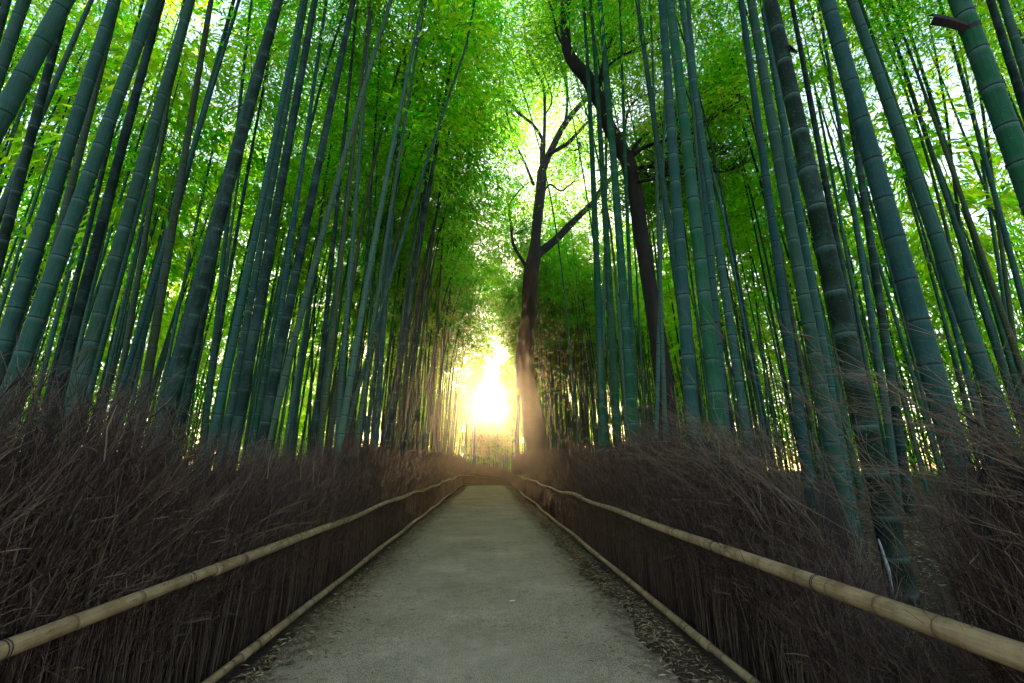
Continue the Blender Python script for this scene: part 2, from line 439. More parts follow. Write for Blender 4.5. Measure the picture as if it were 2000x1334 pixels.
def simple_varied(name, cols, scale, rough=0.8, per_island=False, bumpd=0.0, stretch=(1, 1, 1)):
    m, N, L, out = new_mat(name)
    tc = N.new('ShaderNodeTexCoord')
    v = mapping(N, L, tc.outputs['Object'], stretch)
    f = noise(N, L, v, scale, 6, 0.65)
    k = f
    if per_island:
        g = N.new('ShaderNodeNewGeometry')
        k = math_n(N, L, 'MULTIPLY_ADD', f, 0.5, math_n(N, L, 'MULTIPLY_ADD', g.outputs['Random Per Island'], 0.8, -0.15))
    lo, hi = (0.0, 1.0) if per_island else (0.28, 0.72)
    cr = ramp(N, [(lo + (hi - lo) * i / (len(cols) - 1), rgb(*c)) for i, c in enumerate(cols)]); L.new(k, cr.inputs[0])
    principled(N, L, out, cr.outputs[0], rough, bump(N, L, f, 0.6, bumpd) if bumpd else None, 0.25)
    return m

def rail_material():
    m, N, L, out = new_mat('rail_bamboo')
    tc = N.new('ShaderNodeTexCoord')
    uv = N.new('ShaderNodeSeparateXYZ'); L.new(tc.outputs['UV'], uv.inputs[0])
    fr = math_n(N, L, 'FRACT', uv.outputs['Y'])
    blot = noise(N, L, tc.outputs['Object'], 6, 6, .65)
    grain = noise(N, L, mapping(N, L, tc.outputs['Object'], (60, 2.5, 60)), 2.0, 4, .6)
    k = math_n(N, L, 'MULTIPLY_ADD', blot, .65, math_n(N, L, 'MULTIPLY', grain, .4))
    cr = ramp(N, [(.3, rgb(.085, .046, .019)), (.47, rgb(.22, .135, .062)), (.6, rgb(.33, .215, .105)), (.75, rgb(.42, .29, .155))]); L.new(k, cr.inputs[0])
    nl = ramp(N, [(0, rgb(.75, .75, .75)), (.02, rgb(.6, .6, .6)), (.045, rgb(.0, .0, .0)), (.93, rgb(0, 0, 0)), (1, rgb(.35, .35, .35))]); L.new(fr, nl.inputs[0])
    col = mix(N, L, nl.outputs[0], cr.outputs[0], rgb(.03, .02, .011))
    gr = noise(N, L, tc.outputs['Object'], 38, 5, .7)
    sp = ramp(N, [(.6, rgb(0, 0, 0)), (.7, rgb(.55, .55, .55))]); L.new(gr, sp.inputs[0])
    col = mix(N, L, sp.outputs[0], col, rgb(.05, .042, .03))
    principled(N, L, out, col, .6, bump(N, L, grain, .3, .003), .2)
    return m

M_CULM = culm_material()
M_RING = simple_varied('node_ring', [(.008, .014, .012), (.03, .05, .045)], 60, 0.6)
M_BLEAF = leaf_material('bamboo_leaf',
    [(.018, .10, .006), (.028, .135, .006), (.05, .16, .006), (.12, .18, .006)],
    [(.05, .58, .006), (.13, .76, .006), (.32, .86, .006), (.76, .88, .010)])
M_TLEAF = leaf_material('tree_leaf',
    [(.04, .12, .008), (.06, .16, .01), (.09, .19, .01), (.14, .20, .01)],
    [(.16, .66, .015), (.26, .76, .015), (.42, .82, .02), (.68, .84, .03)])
M_TWIG = simple_varied('bamboo_twig', [(.03, .05, .02), (.07, .1, .03)], 20)
M_BARK = simple_varied('tree_bark', [(.004, .003, .0025), (.012, .009, .007), (.022, .017, .013)], 9, 0.9, False, 0.03, (1, 1, .25))
M_BRUSH = simple_varied('brushwood', [(.006, .0026, .0018), (.026, .0118, .0080), (.060, .031, .021), (.18, .112, .078)], 6, 0.85, True)
M_STALK = simple_varied('brush_stalk', [(.036, .020, .011), (.092, .056, .031), (.20, .135, .08)], 8, 0.75, True)
M_RAIL = rail_material()
M_WIRE = simple_varied('lashing_wire', [(.015, .013, .012), (.04, .035, .03)], 40, 0.6)
M_LITTER = simple_varied('dead_leaf', [(.09, .048, .022), (.23, .138, .066), (.38, .25, .125), (.52, .37, .205)], 9, 0.8, True)
M_WOOD = simple_varied('dark_wood', [(.012, .009, .007), (.04, .028, .02)], 14, 0.85, False, 0.005, (1, 1, .2))
M_SHEATH = simple_varied('culm_sheath', [(.004, .0025, .002), (.012, .007, .0045), (.025, .015, .009)], 10, 0.8, False, 0.003, (6, 1, 1))
M_PAPER = simple_varied('white_scrap', [(.7, .7, .72), (.82, .82, .84)], 20, 0.7)
M_PALE = simple_varied('bleached_twig', [(.18, .165, .16), (.32, .30, .29)], 20, 0.7)

def ground_material():
    m, N, L, out = new_mat('forest_floor')
    tc = N.new('ShaderNodeTexCoord')
    a = noise(N, L, tc.outputs['Object'], 2.0, 8, 0.7)
    b = noise(N, L, mapping(N, L, tc.outputs['Object'], (1, 1, 1)), 28, 8, 0.75)
    cr = ramp(N, [(.3, rgb(.018, .012, .007)), (.5, rgb(.055, .038, .022)), (.62, rgb(.12, .085, .048)), (.75, rgb(.22, .165, .095))])
    k = math_n(N, L, 'MULTIPLY_ADD', a, 0.4, math_n(N, L, 'MULTIPLY', b, 0.62)); L.new(k, cr.inputs[0])
    principled(N, L, out, cr.outputs[0], 0.9, bump(N, L, b, 0.9, 0.03), 0.15)
    return m

def asphalt_material():
    m, N, L, out = new_mat('asphalt')
    tc = N.new('ShaderNodeTexCoord')
    big = noise(N, L, tc.outputs['Object'], 0.9, 5, 0.6)
    mid = noise(N, L, tc.outputs['Object'], 7, 5, 0.65)
    vor = N.new('ShaderNodeTexVoronoi'); vor.inputs['Scale'].default_value = 150; L.new(tc.outputs['Object'], vor.inputs['Vector'])
    sp = N.new('ShaderNodeTexVoronoi'); sp.inputs['Scale'].default_value = 60; L.new(tc.outputs['Object'], sp.inputs['Vector'])
    fine = noise(N, L, tc.outputs['Object'], 130, 3, 0.75)
    bs = ramp(N, [(.3, rgb(.24, .180, .108)), (.44, rgb(.32, .238, .145)), (.54, rgb(.385, .280, .178)), (.66, rgb(.52, .36, .24))])
    k = math_n(N, L, 'MULTIPLY_ADD', big, 0.65, math_n(N, L, 'MULTIPLY', mid, 0.35)); L.new(k, bs.inputs[0])
    fr = ramp(N, [(.38, rgb(.25, .25, .25)), (.5, rgb(.95, .95, .95)), (.64, rgb(1.9, 1.9, 1.9))]); L.new(fine, fr.inputs[0])
    col = mix(N, L, 0.8, bs.outputs[0], fr.outputs[0], 'MULTIPLY')
    sv = N.new('ShaderNodeSeparateColor'); L.new(sp.outputs['Color'], sv.inputs[0])
    sr = ramp(N, [(.8, rgb(0, 0, 0)), (.88, rgb(.9, .9, .9))]); L.new(sv.outputs[0], sr.inputs[0])
    sd = ramp(N, [(.2, rgb(1, 1, 1)), (.34, rgb(0, 0, 0))]); L.new(sp.outputs['Distance'], sd.inputs[0])
    col = mix(N, L, math_n(N, L, 'MULTIPLY', sr.outputs[0], sd.outputs[0]), col, rgb(.5, .46, .38))
    # hairline cracks and worn patches
    wv = noise(N, L, tc.outputs['Object'], 1.6, 4, 0.6)
    ck = N.new('ShaderNodeTexVoronoi'); ck.feature = 'DISTANCE_TO_EDGE'; ck.inputs['Scale'].default_value = 0.7
    wo = N.new('ShaderNodeVectorMath'); wo.operation = 'ADD'
    wc = N.new('ShaderNodeCombineXYZ'); L.new(wv, wc.inputs[0]); L.new(mid, wc.inputs[1])
    L.new(tc.outputs['Object'], wo.inputs[0]); L.new(wc.outputs[0], wo.inputs[1]); L.new(wo.outputs[0], ck.inputs['Vector'])
    cw = ramp(N, [(0.0, rgb(.75, .75, .75)), (.006, rgb(0, 0, 0))]); L.new(ck.outputs['Distance'], cw.inputs[0])
    col = mix(N, L, math_n(N, L, 'MULTIPLY', cw.outputs[0], wv), col, rgb(.035, .038, .028))
    # dry dust and soil tracked in from the verges
    sx = N.new('ShaderNodeSeparateXYZ'); L.new(tc.outputs['Object'], sx.inputs[0])
    ax = math_n(N, L, 'MULTIPLY', math_n(N, L, 'ABSOLUTE', math_n(N, L, 'ADD', sx.outputs['X'], 0.12)), math_n(N, L, 'LESS_THAN', sx.outputs['Y'], 35.5))
    ed = math_n(N, L, 'ADD', ax, math_n(N, L, 'MULTIPLY', math_n(N, L, 'SUBTRACT', mid, 0.5), 1.1))
    er = ramp(N, [(.62, rgb(0, 0, 0)), (.80, rgb(.9, .9, .9))]); L.new(math_n(N, L, 'MULTIPLY', ed, 0.5), er.inputs[0])
    soil = ramp(N, [(.35, rgb(.04, .029, .018)), (.65, rgb(.14, .105, .062))]); L.new(fine, soil.inputs[0])
    col = mix(N, L, er.outputs[0], col, soil.outputs[0])
    h = math_n(N, L, 'MULTIPLY_ADD', vor.outputs['Distance'], 0.6, math_n(N, L, 'MULTIPLY', mid, 0.5))
    principled(N, L, out, col, 1.0, bump(N, L, h, 0.5, 0.008), 0.06)
    return m

M_GROUND = ground_material()
M_ASPHALT = asphalt_material()

# ------------------------------------------------------------------ the lie of the land
CREST = 35.0
def smooth(a, b, t):
    t = min(1, max(0, (t - a) / (b - a)))
    return t * t * (3 - 2 * t)
def centre(y):                     # the path swings right beyond the crest
    return 0.0 if y < 35 else 0.055 * (y - 35) ** 2
def fall(y):                       # and drops away
    return 0.0 if y < CREST else -min(3.2, 0.0085 * (y - CREST) ** 2 + 0.02 * (y - CREST))
def path_z(y):
    return 0.015 * math.sin(y * 0.55) * min(1, y / 6) if y > 0 else 0.0
def ground_z(x, y):
    d = abs(x - centre(min(y, 52)))
    bank = 0.42 * smooth(1.98, 2.3, d) + 0.48 * smooth(2.3, 6.5, d) + 0.2 * smooth(6, 14, d)
    keep = smooth(48, 70, y)
    return fall(y) * (1 - 0.35 * smooth(3, 10, d)) * 1.0 + bank * (1 - keep * 0.5) + path_z(y) * (1 - smooth(1.9, 2.3, d)) - 0.006

def grid_mesh(name, xs, ys, zf, mat):
    v = []; f = []
    nx = len(xs[0])
    for j, y in enumerate(ys):
        for x in xs[j]:
            v.append((x, y, zf(x, y)))
    for j in range(len(ys) - 1):
        for i in range(nx - 1):
            a = j * nx + i
            f.append((a, a + 1, a + 1 + nx, a + nx))
    me = bpy.data.meshes.new(name); me.from_pydata(v, [], f); me.materials.append(mat)
    me.polygons.foreach_set('use_smooth', [True] * len(f)); me.update()
    return me

ys = [-60, -40, -25, -15] + [-8 + 0.8 * i for i in range(100)] + [75, 82, 95, 120, 145, 170]
offs = [-150, -110, -80, -50, -25, -16, -12, -9, -7, -5.5, -4.4, -3.6, -3.0, -2.6, -2.35, -2.2, -2.1, -2.0, -1.9, -1.2, -0.4, 0.4, 1.2, 1.9, 2.0, 2.1, 2.2, 2.35, 2.6, 3.0, 3.6, 4.4, 5.5, 7, 9, 12, 16, 25, 50, 80, 110, 150]
xs = [[o + centre(min(max(y, 0), 52)) * (1 if abs(o) < 60 else 0) for o in offs] for y in ys]
def gz(x, y):
    z = ground_z(x, y)
    if abs(x) > 8 or y < -2: return z
    return z + (0.03 * math.sin(x * 7.1 + y * 3.3) * math.sin(y * 5.7 - x * 2) if abs(x - centre(min(y, 52))) > 2.4 else 0)
tag(mesh_obj('ground', grid_mesh('ground', xs, ys, gz, M_GROUND)), kind='structure')

pys = [-6 + 0.5 * i for i in range(118)]
po = [-1.72, -1.55, -1.2, -0.8, -0.4, 0, 0.4, 0.8, 1.15, 1.42]
pxs = []
for y in pys:
    pxs.append([o + centre(y) + (0.07 * math.sin(y * 2.3 + o) + 0.05 * math.sin(y * 5.1) if abs(o) > 1.3 else 0) for o in po])
def pz(x, y):
    d = x - centre(y)
    return fall(y) + path_z(y) + 0.004 + 0.012 * (1 - (d / 1.7) ** 2)
tag(mesh_obj('path', grid_mesh('path', pxs, pys, pz, M_ASPHALT)), kind='structure')

# ------------------------------------------------------------------ bamboo
TINT = {'b': (.0150, .056, .040), 'd': (.0030, .016, .0085), 'o': (.044, .054, .018), 'p': (.040, .094, .066), 'g': (.0065, .058, .021), 'x': (.0024, .0115, .0035)}
TINT_WORD = {'b': 'blue-green', 'd': 'dark green', 'o': 'olive', 'p': 'pale green', 'g': 'fresh green', 'x': 'very dark'}

def culm_axis(x0, b, c, y0, H, bend, by=0.0, zfit=9.0):
    """axis point at height z: quadratic fit up to zfit, then a gentle nod at the top"""
    def ax(z):
        zz = min(z, zfit)
        x = x0 + b * zz + c * zz * zz
        s = b + 2 * c * zfit if z > zfit else 0
        s = max(-0.12, min(0.12, s))
        e = max(0, z - zfit)
        return Vector((x + s * e + bend * e * e, y0 + by * max(0, z - 1) + 0.0 * e, z))
    return ax

def build_culm(ax, zb, H, D, sides, spacing=None):
    """culm tube with swollen nodes; returns mesh builder (in world axes relative to the base) and node list"""
    mb = MB()
    base = ax(zb)
    zs = []; rs = []; vs = []; nodes = []
    z = zb - 0.25; i = 0
    def rad(z):
        t = max(0, min(1, (z - zb) / H))
        return D * 0.5 * (1 - 0.78 * t ** 1.25) * (1.08 if z - zb < 0.3 else 1)
    while z < zb + H:
        t = (z - zb) / H
        gap = (spacing or (0.12 + 1.15 * D)) * (0.62 + 0.5 * min(1, (z - zb + 0.3) / 1.6)) * (1 + 0.35 * min(1, t * 2))
        gap *= random.uniform(0.93, 1.07)
        r = rad(z)
        nodes.append((z, r))
        e = min(0.012, gap * 0.05)
        for dz, k, fv in ((0, 1.0, 0.0), (e * .5, .975, .012), (e, 1.045, 0.03), (e * 2.2, 1.05, 0.05), (e * 4, 1.0, 0.09), (gap * .5, 1.0, .5), (gap - e * 1.2, 1.0, 0.95), (gap - e * .25, 1.022, 0.992)):
            zs.append(z + dz); rs.append(rad(z + dz) * k); vs.append(i + fv)
        z += gap; i += 1
    pts = [ax(q) - base for q in zs]
    mb.tube(pts, rs, sides, 0, True, vs)
    return mb, base, nodes, rad

# ---- crowns: a few plumes of arching branches with drooping sprays of leaves, shared by all bamboos
def crown_mesh(seed, height, nleaf, leafL, spread):
    rg = np.random.default_rng(seed)
    Ps = []; Ds = []
    tw = MB()
    nb = 26
    per = nleaf // nb
    for i in range(nb):
        t = (i + rg.random()) / nb
        z0 = height * t * 0.97
        az = i * 2.4 + rg.uniform(-.5, .5)
        Lb = spread * (1.05 - 0.72 * t) * rg.uniform(.7, 1.25)
        el = R(rg.uniform(28, 55))
        h = np.array([math.cos(az), math.sin(az), 0])
        def pt(s):
            return np.array([0, 0, z0]) + h * (Lb * s * math.cos(el)) + np.array([0, 0, Lb * (s * math.sin(el) - 0.62 * s * s)])
        tw.tube([pt(0), pt(.35), pt(.7), pt(1.0)], [.009, .006, .004, .002], 3, 0, False)
        # sprays: clumps along the branch
        ncl = 5
        for k in range(ncl):
            s = 0.25 + 0.8 * (k + rg.random()) / ncl
            c = pt(s) + rg.normal(0, .09 * spread, 3)
            m = max(3, per // ncl)
            q = rg.normal(0, 1, (m, 3)) * np.array([.19, .19, .05]) * (0.65 + .3 * spread)
            q[:, 2] -= .5 * (q[:, 0] ** 2 + q[:, 1] ** 2)
            Ps.append(c + q)
            d = rg.normal(0, .38, (m, 3)) + h * .5 + rg.normal(0, .35, 3) + q * 1.4 + np.array([0, 0, -.5])
            Ds.append(d)
    P = np.vstack(Ps); Dd = np.vstack(Ds); n = len(P)
    S = rg.normal(0, 1, (n, 3)); S[:, 2] *= .5
    L = leafL * rg.uniform(.65, 1.3, n); W = L * rg.uniform(.17, .26, n)
    V = leaf_arrays(P, Dd, S, L, W)
    return quads_mesh('bamboo_foliage', V, [M_BLEAF, M_TWIG], tw)

CROWN_H = 7.0
CROWNS = [crown_mesh(100 + i, CROWN_H, 3900, .145, 1.5) for i in range(7)]
CROWNS_LIGHT = [crown_mesh(150 + i, CROWN_H, 1300, .14, 1.45) for i in range(4)]
CROWNS_FAR = [crown_mesh(200 + i, CROWN_H, 3000, .185, 1.65) for i in range(4)]

# unit ring for the nodes of the nearest culms
rb = MB()
NS = 16; prof = [(1.0, -.35), (1.05, -.12), (1.06, .12), (1.0, .4)]
for r_, z_ in prof:
    for j in range(NS):
        a = 2 * math.pi * j / NS
        rb.v.append(Vector((r_ * math.cos(a), r_ * math.sin(a), z_ * .11)))
for i in range(len(prof) - 1):
    for j in range(NS):
        j2 = (j + 1) % NS
        rb.f.append((i * NS + j, i * NS + j2, (i + 1) * NS + j2, (i + 1) * NS + j)); rb.m.append(0)
RING = rb.mesh('node_ring', [M_RING])

def add_bamboo(ax, H, D, tint, label, group, sides=12, rings=False, far=False, crown=0.5, spacing=None, crown_scale=1.0, light=False):
    x, y, _ = ax(0.7)
    zb = ground_z(x, y)
    mb, base, nodes, rad = build_culm(ax, zb, H, D, sides, spacing)
    root = empty('bamboo', base)
    tag(root, label, 'bamboo', group)
    cu = mesh_obj('culm', mb.mesh('culm', [M_CULM]), root)
    j = [random.uniform(.68, 1.35) for _ in range(2)]
    t = TINT[tint]
    cu.color = (t[0] * j[0], t[1] * (j[0] + j[1]) / 2, t[2] * j[1], 1)
    if rings:
        for z, r in nodes:
            if z < zb or z > 9.5: continue
            o = mesh_obj('node_ring', RING, root)
            p = ax(z) - base; tng = (ax(z + .1) - ax(z - .1)).normalized()
            o.location = p + tng * .008
            o.rotation_mode = 'QUATERNION'; o.rotation_quaternion = Vector((0, 0, 1)).rotation_difference(tng)
            o.scale = (r * 1.005, r * 1.005, max(.05, r))
    # crown
    z0 = zb + H * crown
    p0, p1 = ax(z0), ax(zb + H)
    fo = mesh_obj('foliage', random.choice(CROWNS_FAR if far else CROWNS_LIGHT if light else CROWNS), root)
    fo['kind'] = 'stuff'
    v = p1 - p0
    fo.location = p0 - base
    q = Vector((0, 0, 1)).rotation_difference(v.normalized()) @ Matrix.Rotation(random.uniform(0, 6.28), 3, 'Z').to_quaternion()
    fo.rotation_mode = 'QUATERNION'; fo.rotation_quaternion = q
    k = v.length / CROWN_H * 1.04
    w = crown_scale * random.uniform(.85, 1.2)
    fo.scale = (w, w, k)
    return root


# ------------------------------------------------------------------ the traced front-row bamboos
ORD = ['first', 'second', 'third', 'fourth', 'fifth', 'sixth', 'seventh', 'eighth', 'ninth', 'tenth', 'eleventh', 'twelfth', 'thirteenth', 'fourteenth', 'fifteenth', 'sixteenth']
def size_word(D, y0):
    k = D / y0
    return 'thick' if k > .026 else 'medium' if k > .0145 else 'slender'
SPECIAL = {
    'x': 'very dark thick bamboo with pale node bands rising through the gap in the right hedge',
    'flap': 'thick fresh green bamboo with a brown sheath flap at the upper right corner',
}
classes = {}
for i, (tint, x0, b, c, y0, D) in enumerate(CULMS):
    side = 'left' if x0 < 0 else 'right'
    classes.setdefault((side, tint, size_word(D, y0)), []).append((abs(x0 + 3 * b) / y0, i))
CULM_LABEL = {}
for (side, tint, sz), lst in classes.items():
    lst.sort()
    for k, (_, i) in enumerate(lst):
        if len(lst) == 1:
            s = 'the only %s %s front-row bamboo %s of the path' % (sz, TINT_WORD[tint], side)
        else:
            s = '%s %s front-row bamboo %s of the path, %s such from the path' % (sz, TINT_WORD[tint], side, ORD[k])
        CULM_LABEL[i] = s
bases = []
front = {}
for i, (tint, x0, b, c, y0, D) in enumerate(CULMS):
    H = random.uniform(14.5, 18.5)
    side = -1 if x0 < 0 else 1
    bend = -side * random.uniform(.001, .012)
    ax = culm_axis(x0, b, c, y0, H, bend, 0.0, 10.5)
    lab = CULM_LABEL[i]
    flap = tint == 'g' and y0 < 3.4
    if tint == 'x': lab = SPECIAL['x']
    if flap: lab = SPECIAL['flap']
    big = D / y0 > .026
    r = add_bamboo(ax, H, D, tint, lab, 'front-row bamboos beside the path', 18 if big else 12, big, False, min(.8, max(.5, (1.0 + 1.22 * math.hypot(x0, y0)) / H)), light=True)
    bases.append((x0, y0))
    front[i] = (r, ax, D, y0)
    if tint == 'x' or flap:
        front['x' if tint == 'x' else 'flap'] = (r, ax, D, y0)

# ------------------------------------------------------------------ bamboos deeper in the grove, each one its own
def free(x, y, d):
    return all((x - p) ** 2 + (y - q) ** 2 > d * d for p, q in bases)
count = 0
rf = random.Random(21)
fill = []
arch = {-1: 0, 1: 0}
def ORDS(k): return (ORD + ['seventeenth', 'eighteenth', 'nineteenth', 'twentieth'])[k] if k < 20 else 'twenty-' + ORD[k - 20] if k < 29 else 'thirtieth' if k == 29 else 'thirty-' + ORD[k - 30]
# tall ones that arch over the far half of the path
for k in range(40):
    side = -1 if k < 12 or k % 5 < 3 else 1
    y = (9 + 11 * (k + rf.random()) / 12 if k < 12 else 20 + 26 * (k - 12 + rf.random()) / 28)
    if side > 0: y = max(y, 27 + rf.uniform(0, 8))
    x = side * rf.uniform(2.5, 3.4) + centre(min(y, 40))
    H = rf.uniform(13, 18)
    ax = culm_axis(x, -side * rf.uniform(.02, .06), 0.0, y, H, -side * rf.uniform(.008, .026), rf.gauss(0, .02), 5.5)
    s = 'left' if side < 0 else 'right'
    add_bamboo(ax, H, rf.uniform(.08, .12), rf.choice('bdgpo'), '%s nearest bamboo arching its leafy top over the path from the %s' % (ORDS(arch[side]), s), 'bamboos arching over the path', 9 if y < 14 else 7, False, True, (.58 if side < 0 else .6) if y > 20 else .62, None, 1.3)
    arch[side] += 1
    bases.append((x, y))
tries = 0
while count < 196 and tries < 20000:
    tries += 1
    side = -1 if count % 2 else 1
    q = rf.random()
    if q < .55:
        y = rf.uniform(8, 34); x = 2.35 + abs(rf.gauss(0, 2.2))
    elif q < .85:
        y = rf.uniform(5.5, 20); x = rf.uniform(4.5, 14)
    else:
        y = rf.uniform(20, 46); x = rf.uniform(2.4, 9)
    thin = side > 0 and y < 25.5 and x / y < .45
    if thin and (y < 9.5 or y > 13.5): continue
    if x / y < .1 and y < 30 and rf.random() < .2: continue
    x = side * x + centre(min(y, 44))
    if y > 36 and side > 0: x += 1
    if not free(x, y, .42): continue
    # keep the sun's line down the path open
    if y > 20 and abs(x - .2) < 1.9: continue
    # room for the two trees
    if (x - 2.6) ** 2 + (y - 24) ** 2 < 1.2 or (x - 4.2) ** 2 + (y - 10.2) ** 2 < .5: continue
    bases.append((x, y))
    D = rf.uniform(.06, .115)
    H = rf.uniform(11.5, 17)
    tint = rf.choice('bbbddgggppo')
    lean = -side * rf.gauss(.015, .03)
    bend = -side * abs(rf.gauss(.006, .008))
    ax = culm_axis(x, lean, 0.0, y, H, bend, rf.gauss(0, .02), 6.5)
    cs = rf.uniform(.54, .68)
    if thin: H = rf.uniform(16, 19); cs = min(.82, (1.0 + 1.1 * y) / H)
    fill.append(dict(ax=ax, H=H, D=D, tint=tint, side=side, x=x, y=y, cs=cs))
    count += 1
kinds = {}
for q in fill:
    dep = 'near' if q['y'] < 13 else 'middle' if q['y'] < 23 else 'far'
    q['key'] = (dep, q['side'], q['tint'])
    kinds.setdefault(q['key'], []).append(q)
for (dep, side, tint), lst in kinds.items():
    lst.sort(key=lambda q: abs(q['x']) / q['y'])
    s = 'left' if side < 0 else 'right'
    for k, q in enumerate(lst):
        lab = '%s slender %s bamboo from the path in the %s rows of the %s grove' % (ORDS(k), TINT_WORD[tint], dep, s)
        y = q['y']
        add_bamboo(q['ax'], q['H'], q['D'], tint, lab, '%s rows of the %s grove' % (dep, s), 9 if y < 14 else 7, False, y > 16, q['cs'], None, 1.15 if y < 20 else 1.2)

# ------------------------------------------------------------------ the grove beyond: too many to count
def far_thicket():
    cm = MB(); Ps = []; Ds = []; Ls = []
    rt = random.Random(5); rg = np.random.default_rng(5)
    n = 0
    while n < 2200:
        q = rt.random()
        behind = n < 300
        if behind:
            y = rt.uniform(27, 52); x = rt.uniform(3.4, .5 * y)
        elif q < .36:
            x = rt.uniform(-24, -4); y = rt.uniform(9, 60)
        elif q < .68:
            x = rt.uniform(4, 26); y = rt.uniform(9, 60)
        else:
            x = rt.uniform(-14, 18) if rt.random() < .6 else rt.uniform(-4, 5); y = rt.uniform(56, 84)
        H = rt.uniform(9.5, 15) if y < 56 else rt.uniform(9, 16)
        if y > 50 and abs(x - .25) < 2.8: H = (rt.uniform(8.6, 9.5) if rt.random() < .6 else rt.uniform(6, 9)) * y / 70 - ground_z(x, y)
        if behind: H = rt.uniform(14, 19)
        over = y > 62 and 2.8 <= abs(x - .25) < 5.2
        if over: H = rt.uniform(14, 19)
        if y < 56 and abs(x - centre(min(y, 50))) < 3.2: continue
        if y < 18 and abs(x) < 7.5: continue
        if x > 0 and not behind and y < 30 and x / y < .45: continue
        if not free(x, y, .25): continue
        zb = ground_z(x, y)
        D = rt.uniform(.06, .1)
        sgn = 1 if x > 0 else -1
        lean = -sgn * rt.gauss(.01, .03); bend = -sgn * abs(rt.gauss(.004, .005))
        if over: lean = 0; bend = -(x - .25) * rt.uniform(.3, .6) / (.6 * H * H)
        f = lambda z: Vector((x + lean * z + bend * z * z * .6, y, zb + z))
        cm.tube([f(-.2), f(H * .25), f(H * .5), f(H * .75), f(H)], [D / 2, D * .47, D * .4, D * .26, .008], 5, 0, False, [-.2 / .3, H * .25 / .3, H * .5 / .3, H * .75 / .3, H / .3])
        if n % 2 and y < 56 and abs(x) < 15 and not (behind and n % 4 == 1):
            n += 1
            continue
        m = 620 if y < 50 else 560
        if behind: m = 800
        low = .06 if (abs(x) > 14 or y > 52) else .52
        if 52 < y < 68 and abs(x - .25) < 4: low = rt.uniform(.5, .68)
        if behind: low = rt.uniform(.5, .62)
        kc = 26
        ci = rg.integers(0, kc, m)
        t = (rg.random(kc) ** .8)[ci] + rg.normal(0, .018, m)
        zc = H * (low + (1.02 - low) * t)
        rr = (1.9 - 1.1 * t) * np.clip(np.sqrt(rg.random(kc))[ci] + rg.normal(0, .13, m), 0, 1.3); az = (rg.random(kc) * 6.28)[ci] + rg.normal(0, .25, m)
        if abs(x - .25) < 3.2 and y > 20: rr *= .6
        P = np.stack([x + lean * zc + bend * zc * zc * .6 + rr * np.cos(az), y + rr * np.sin(az), zb + zc - .25 * rr * rr + rg.normal(0, .1, m)], 1)
        Ps.append(P)
        Ds.append(np.stack([np.cos(az), np.sin(az), np.full(m, -.6)], 1) + rg.normal(0, .5, (m, 3)))
        Ls.append(rg.uniform(.2, .38, m))
        n += 1
    P = np.vstack(Ps); Dd = np.vstack(Ds); L = np.concatenate(Ls); k = len(P)
    S = rg.normal(0, 1, (k, 3))
    V = leaf_arrays(P, Dd, S, L, L * rg.uniform(.2, .32, k))
    root = empty('bamboo_thicket', (0, 40, 0))
    tag(root, 'mass of far bamboos closing the grove behind the front rows', 'bamboo thicket', None, 'stuff')
    for nm, me in (('culms', cm.mesh('far_culms', [M_CULM])), ('foliage', quads_mesh('far_foliage', V, [M_BLEAF]))):
        o = mesh_obj(nm, me, root); o.location = (0, -40, 0); o['kind'] = 'stuff'
        o.color = (.03, .085, .052, 1)
far_thicket()

# ------------------------------------------------------------------ the two dark broadleaf trees
def smooth_line(pts, sub=4):
    out = []
    n = len(pts)
    for i in range(n - 1):
        p0 = pts[max(0, i - 1)]; p1 = pts[i]; p2 = pts[i + 1]; p3 = pts[min(n - 1, i + 2)]
        for k in range(sub):
            t = k / sub
            out.append(tuple(.5 * ((2 * b) + (c - a) * t + (2 * a - 5 * b + 4 * c - d) * t * t + (3 * b - a - 3 * c + d) * t ** 3) for a, b, c, d in zip(p0, p1, p2, p3)))
    out.append(tuple(pts[-1]))
    return out

